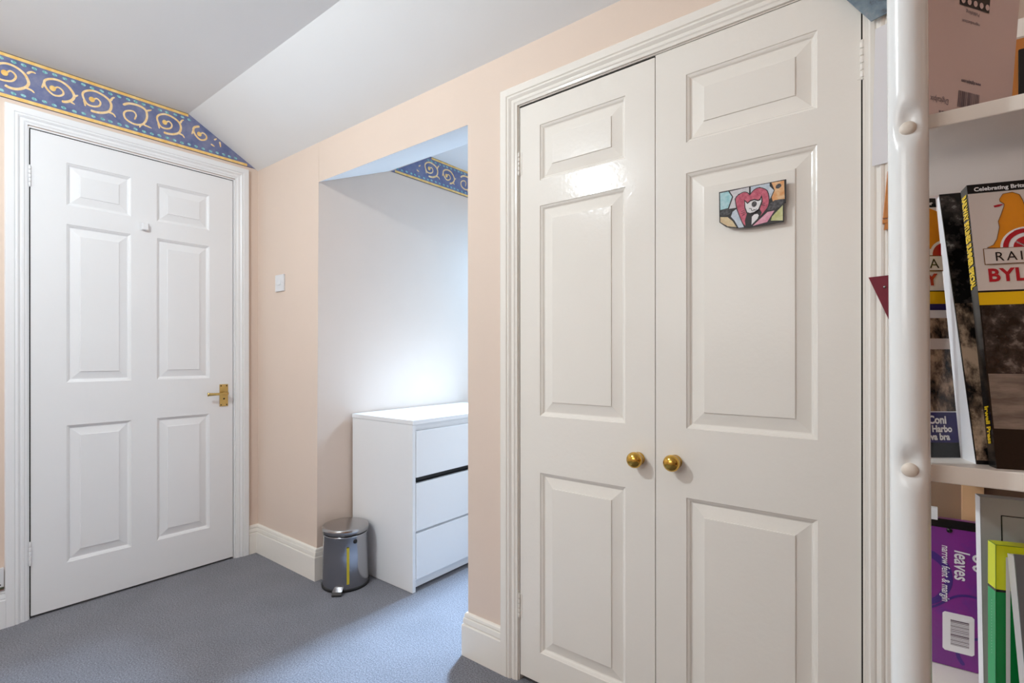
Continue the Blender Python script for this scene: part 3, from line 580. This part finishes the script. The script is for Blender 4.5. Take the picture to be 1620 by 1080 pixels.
def railway_cover(parent, f, f1, f2_, f3_, wd, top=.309):
    poly('band', rect(0, .291, wd, top), f, inkblack, parent); poly('cover_ground', rect(0, .1815, wd, .291), f, covgrey, parent)
    poly('band', rect(0, .166, wd, .1795), f, covyel, parent); poly('band', rect(0, .1795, wd, .1815), f, inkblack, parent)
    # lion over a wheel
    cx, cz = .0445, .2205
    ring = lambda r0, r1, a0, a1, n=24: [(cx+r1*math.cos(math.radians(a0+(a1-a0)*i/n)), cz+.006+r1*math.sin(math.radians(a0+(a1-a0)*i/n))) for i in range(n+1)] + [(cx+r0*math.cos(math.radians(a1-(a1-a0)*i/n)), cz+.006+r0*math.sin(math.radians(a1-(a1-a0)*i/n))) for i in range(n+1)]
    body = LION[:8] + [(.078, .255), (.088, .262), (.094, .250), (.088, .232), (.080, .228), (.064, .232)] + LION[8:]
    poly('lion', body, f1, gold, parent); poly('tongue', TONGUE, f1, red, parent)
    mbx = MB(); ribbon(mbx, body+body[:1], .0007, .0007, f2_, 0, 1); mbx.build('lion_outline', brown, parent, merge=False)
    poly('wheel', ring(.0, .0225, 3, 177), f2_, whitep, parent); poly('wheel_rim', ring(.0160, .0205, 3, 177), f3_, red, parent); poly('wheel_hub', ring(0, .0120, 3, 177), f3_, red, parent)
    for an in (35, 90, 145):
        c_, s2 = math.cos(math.radians(an)), math.sin(math.radians(an))
        poly('spoke', [(cx-s2*.001, cz+.006+c_*.001), (cx+s2*.001, cz+.006-c_*.001), (cx+c_*.016+s2*.0012, cz+.006+s2*.016-c_*.0012), (cx+c_*.016-s2*.0012, cz+.006+s2*.016+c_*.0012)], lambda a, b: f3_(a, b), whitep, parent)
    poly('title_box', rect(.0074, .2092, min(wd, .098), .2272), f3_, brown, parent)

# hardback with a lion on its cover, nearest
U = Vector((.955, .296, 0)); V = Vector((-.018352, .05921, .300))
bk = empty('railway_book', (2.95, -.62, .9545)); tag(bk, 'glossy hardback with an orange lion above red lettering on the middle shelf', 'book')
BL = Vector((2.8784, -.6512, .9545))
slab('cover', BL, U, V*.985, .014, .21, inkblack, bk)
FB = [plane(BL, U, V, k) for k in (.0003, .0006, .0009, .0012, .0015)]
railway_cover(bk, FB[0], FB[1], FB[2], FB[3], .21, top=.300)
poly('title_box_ground', rect(.0081, .2099, .097, .2265), FB[4], covgrey, bk)
F5 = plane(BL, U, V, .0018)
poly('cover_photo', rect(0.001, .094, .21, .166), FB[0], bw_tree, bk); poly('cover_photo', rect(.001, .039, .21, .094), FB[0], bw_road, bk)
lettering('RAILWAY', .0142, F5, inkblack, bk, at=(.0160, .2127), space=1.28, wscale=.92)
lettering('BYLINES', .0195, FB[1], red, bk, at=(.0092, .1912), bold=.0006, wscale=.93, space=1.05)
lettering("Celebrating Britain's railways", .0062, FB[1], whitep, bk, at=(.0055, .2935), bold=.00018)
NB = U.cross(V).normalized()
fs = lambda a, b: tuple(BL + V.normalized()*b - NB*(.0138-a) - U*.0005)
lettering('RAILWAY BYLINES SUMMER SPECIAL', .0130, fs, spy, bk, at=(.0020, .292), rot=-math.pi/2, bold=.0008, wscale=.50)
lettering('Irwell Press', .0100, fs, spy, bk, at=(.0040, .062), rot=-math.pi/2, bold=.0004, wscale=.80)
settle(bk)
# second book, dark photograph on the cover, white page block fanning out
b2 = empty('photo_book', (2.95, -.60, .9545)); tag(b2, 'book with a dark railway photograph on its cover and white page edges', 'book')
BLc = Vector((2.8650, -.6355, .9545)); Vc = Vector((-.026, .084, .300)); slab('cover', BLc, U, Vc, .0015, .20, inkblack, b2)
FC = plane(BLc, U, Vc, .0003); FC2 = plane(BLc, U, Vc, .0006)
poly('cover_photo', rect(.0005, .004, .20, .175), FC, bw_tan, b2); poly('cover_photo', rect(.0005, .175, .20, .310), FC, bw_dark, b2)
slab('pages', BLc-U.cross(Vc).normalized()*.0016, U, Vc*.995, .036, .195, M['paper'], b2, v_top_t=.006)
settle(b2)
# third: a magazine with the same kind of cover, behind the post
b3 = empty('railway_magazine', (2.85, -.6, .9545)); tag(b3, 'magazine with lion cover and blue caption band just right of the white post', 'magazine')
UA = Vector((.80, .60, 0)); VA = Vector((-.020, .026, .290)); BLa = Vector((2.8105, -.6375, .9545))
slab('cover', BLa+UA*.008, UA, VA, .005, .047, whitep, b3)
FA = [plane(BLa, UA, VA, k) for k in (.0003, .0006, .0009, .0012, .0015)]
WM = .055; W0 = .008
poly('band', rect(W0, .281, WM, .2915), FA[0], inkblack, b3); poly('band', rect(W0, .1690, WM, .1830), FA[0], covyel, b3); poly('band', rect(W0, .1830, WM, .1842), FA[0], inkblack, b3); poly('band', rect(W0, .1620, WM, .1690), FA[0], navy, b3)
poly('cover_photo', rect(W0, .0500, WM, .1530), FA[0], bw_tan, b3); poly('cover_photo', rect(W0, .1180, WM, .1300), FA[1], covgrey, b3); poly('band', rect(W0, .0165, WM, .0490), FA[0], navy, b3); poly('band', rect(W0, .0005, WM, .0165), FA[0], inkblack, b3)
poly('lion', [(.020, .232), (.030, .244), (.029, .256), (.026, .262), (.036, .276), (.046, .280), (.055, .276), (.055, .232)], FA[1], gold, b3)
poly('wheel', [(.0600+.018*math.cos(math.radians(a_)), .2240+.018*math.sin(math.radians(a_))) for a_ in range(108, 181, 12)] + [(.0545, .2240)], FA[2], whitep, b3)
poly('wheel_rim', [(.0600+.015*math.cos(math.radians(a_)), .2240+.015*math.sin(math.radians(a_))) for a_ in range(108, 181, 12)] + [(.0545, .2240)], FA[3], red, b3)
poly('title_box', rect(.018, .2060, WM, .2245), FA[3], brown, b3); poly('title_box_ground', rect(.019, .2072, WM, .2233), FA[4], whitep, b3)
F6 = plane(BLa, UA, VA, .0018)
lettering('RA', .0155, F6, inkblack, b3, at=(.0300, .2095), space=1.12); lettering('BY', .0178, FA[3], red, b3, at=(.0262, .1905), bold=.0008, space=1.0)
lettering('Coni', .0118, FA[1], whitep, b3, at=(.0238, .0370), bold=.00045, wscale=.84); lettering('r Harbo', .0098, FA[1], whitep, b3, at=(.0215, .0280), bold=.0004, wscale=.84); lettering('Iva bra', .0098, FA[1], whitep, b3, at=(.0230, .0195), bold=.0004, wscale=.84)
lettering("Celebr", .0060, FA[1], whitep, b3, at=(.034, .2835), bold=.0003)
settle(b3)

# top shelf: album back with film strip and barcode, printed upside down
pinkc = mat('dusky_pink_card', srgb(216, 192, 188), .55, noise=.03, nscale=8); greyp = mat('print_grey', srgb(104, 88, 98), .5)
pk = empty('photo_album', (2.87, -.48, 1.311)); tag(pk, 'dusky pink album back with film strip print and barcode on the top shelf', 'album')
UP = Vector((.56, .83, 0)).normalized(); VP = Vector((.020, .010, .33)); BLp = Vector((2.8135, -.5696, 1.3112)); slab('cover', BLp, UP, VP, .016, .172, pinkc, pk)
fp = plane(BLp, UP, VP, .0004); fp2 = plane(BLp, UP, VP, .0008)
poly('film_strip', rect(.062, .180, .116, .222), fp, inkblack, pk)
for i in range(5): poly('film_hole', [(.0675+.0110*i+.0037*math.cos(q*math.pi/6), .1860+.0037*math.sin(q*math.pi/6)) for q in range(12)], fp2, pinkc, pk)
lettering('Publishing', .0062, fp, greyp, pk, at=(.0990, .1760), rot=math.pi); lettering('reproduction', .0060, fp, greyp, pk, at=(.1010, .1640), rot=math.pi)
lettering('www.digitalpix.com', .0056, fp, greyp, pk, at=(.1110, .0920), rot=math.pi, bold=.0002, wscale=.8)
lettering('Digitalpix', .0098, fp, greyp, pk, at=(.0560, .0640), rot=math.pi, wscale=.85); lettering('Made in', .0050, fp, greyp, pk, at=(.056, .0490), rot=math.pi, bold=.0002)
r5 = random.Random(5); a_ = .0720
while a_ < .110:
    wd_ = r5.choice((.0006, .0010, .0016)); poly('barcode_bar', rect(a_, .058, a_+wd_, .078), fp, greyp, pk); a_ += wd_ + r5.choice((.0007, .0012))
settle(pk)
mb = MB(); mb.box((2.9155, -.388, 1.3112), (3.02, -.378, 1.485)); mb.box((2.925, -.390, 1.325), (3.01, -.3865, 1.470), 1)
tag(mb.build('wooden_photo_frame', [M['orangewood'], M['dark']], bevel=.001), 'orange wooden picture frame behind the pink album on the top shelf', 'picture frame')

# bottom shelf
purple = photo_mat('purple_cover', [(0.38, srgb(92, 52, 140)), (0.50, srgb(128, 44, 134)), (0.65, srgb(118, 50, 130))], scale=7, rough=.3); dpurple = mat('deep_purple', srgb(70, 40, 122), .3)
pp_ = empty('refill_pad', (2.95, -.39, .63)); tag(pp_, 'purple refill pad with black binding, white lettering and barcode', 'writing pad')
BLq = Vector((2.820, -.3980, .6310)); UQ = Vector((.9985, .052, 0)).normalized(); VQ = Vector((0, 0, .2045)); slab('cover', BLq, UQ, VQ, .010, .297, purple, pp_)
fq = [plane(BLq, UQ, VQ, k) for k in (.0003, .0006, .0009)]
poly('binding', rect(0, .1925, .297, .2045), fq[0], inkblack, pp_)
mbx = MB()
ribbon(mbx, [(.0, .070), (.020, .080), (.040, .098), (.056, .103), (.075, .100)], .0025, .0035, fq[0], 0); ribbon(mbx, [(.012, .155), (.030, .140), (.034, .115), (.022, .090), (.0, .078)], .010, .007, fq[0], 0)
ribbon(mbx, [(.078, .048), (.060, .045), (.046, .032), (.044, .018), (.050, .006)], .003, .005, fq[0], 0); mbx.build('swirl', dpurple, pp_, merge=False)
mbx = MB(); mbx.lathe([(.0032, 0), (.0032, .0006), (0, .0007)], fq[0](.0350, .1895), (0, -1, 0), 14); mbx.build('punch_hole', inkblack, pp_)
lettering('80', .0310, fq[1], whitep, pp_, at=(.0590, .1630), rot=-math.pi/2, shear=.15, wscale=.85)
lettering('leaves', .0230, fq[1], whitep, pp_, at=(.0405, .1640), rot=-math.pi/2, shear=.15, wscale=.74, bold=.0004)
lettering('narrow feint & margin', .0122, fq[1], whitep, pp_, at=(.0270, .1680), rot=-math.pi/2, shear=.15, wscale=.72, bold=.00015)
lb = poly('barcode_label', [(.0275, .024), (.030, .0215), (.0585, .0215), (.061, .024), (.061, .073), (.0585, .0755), (.030, .0755), (.0275, .073)], fq[1], whitep, pp_)
b_ = .031
while b_ < .067:
    wd_ = r5.choice((.0006, .0010, .0018)); poly('barcode_bar', rect(.0360, b_, .0555, b_+wd_), fq[2], greyp, pp_); b_ += wd_ + r5.choice((.0008, .0014))
settle(pp_)
greyc = mat('warm_grey_card', srgb(176, 172, 168), .5)
bf = empty('grey_folder_box', (2.95, -.55, .63)); tag(bf, 'tall grey box file with a thin black frame line behind the green book', 'box file')
BLf = Vector((2.8765, -.5762, .6302)); UF = Vector((.985, .17, 0)).normalized(); VF = Vector((-.004, 0, .2795)); slab('body', BLf, UF, VF, .016, .21, greyc, bf)
sp = plane(BLf, UF, VF, .0003); mb = MB(); nf = UF.cross(VF).normalized()
mb.face([tuple(BLf-UF*.0004), tuple(BLf-UF*.0004+VF), tuple(BLf-UF*.0004+VF-nf*.016), tuple(BLf-UF*.0004-nf*.016)]); mb.build('spine', M['paper'], bf)
poly('frame_line', rect(.0165, .10, .0175, .262), sp, inkblack, bf); poly('frame_line', rect(.0165, .2610, .19, .262), sp, inkblack, bf)
settle(bf)
lime = mat('lime_cover', srgb(214, 222, 20), .3); emer = mat('emerald_cover', srgb(0, 136, 62), .3); mint = mat('mint_print', srgb(96, 190, 146), .3); spg = mat('spine_green', srgb(0, 160, 96), .3); dkgreen = mat('dark_green_print', srgb(0, 84, 54), .3)
gb = empty('green_book', (2.95, -.6, .63)); tag(gb, 'lime yellow and green paperback with a white frame line on the bottom shelf', 'book')
BLg = Vector((2.8802, -.6265, .6302)); UG = Vector((.955, .296, 0)); VG = Vector((0, .0, .2430)); slab('body', BLg, UG, VG, .0150, .17, emer, gb); ng = UG.cross(VG).normalized()
fg = [plane(BLg, UG, VG, k) for k in (.0003, .0006, .0009, .0012)]
gs = lambda a, b: tuple(BLg - UG*.0004 - ng*a + Vector((0, 0, b)))
poly('spine_band', rect(0, .0, .015, .1960), gs, spg, gb); poly('spine_band', rect(0, .1960, .015, .1985), gs, inkblack, gb); poly('spine_band', rect(0, .1985, .015, .2430), gs, lime, gb)
gs2 = lambda a, b: tuple(BLg - UG*.0008 - ng*(.015-a) + Vector((0, 0, b))); lettering('. . . . . . . . . . . . . . . . . . .', .0060, gs2, whitep, gb, at=(.008, .185), rot=-math.pi/2)
poly('cover_band', rect(0, .1985, .17, .2430), fg[0], lime, gb); mb = MB(); mb.face([tuple(BLg+VG+Vector((0,0,.0004))+q) for q in (Vector((0,0,0)), UG*.17, UG*.17-ng*.015, -ng*.015)]); mb.build('top_edge', lime, gb); poly('cover_band', rect(0, .1960, .17, .1985), fg[0], inkblack, gb)
poly('frame_line', rect(.0075, 0, .0110, .2320), fg[1], whitep, gb); poly('frame_line', rect(.0110, .2280, .15, .2320), fg[1], whitep, gb)
poly('print', rect(.0160, .1500, .15, .2130), fg[1], M['shelf'], gb); poly('print', rect(.0185, .120, .15, .1500), fg[1], dkgreen, gb); poly('print', rect(.0230, .1310, .030, .1480), fg[2], lime, gb)
poly('print', rect(.0165, .0, .15, .0930), fg[1], mint, gb); poly('print', rect(.0200, .0, .15, .0840), fg[2], M['shelf'], gb)
settle(gb)
slate = mat('slate_cover', srgb(112, 118, 122), .35)
sb = empty('slate_book', (2.95, -.65, .63)); tag(sb, 'leaning slate grey book with white page edges, rightmost on the bottom shelf', 'book')
BLs = Vector((2.9065, -.6592, .6305)); US = Vector((.955, .296, 0)); VS = Vector((-.0145, .0205, .2400)); slab('cover', BLs, US, VS, .0015, .15, slate, sb)
slab('pages', BLs-US.cross(VS).normalized()*.0016+US*.0005, US, VS*.99, .0125, .148, M['paper'], sb); settle(sb)
mb = MB(); mb.box((2.8240, -.4080, .8356), (2.8420, -.400, .8520)); tag(mb.build('paper_label', M['plastic']), 'small white tab sticking up behind the purple refill pad', 'label')
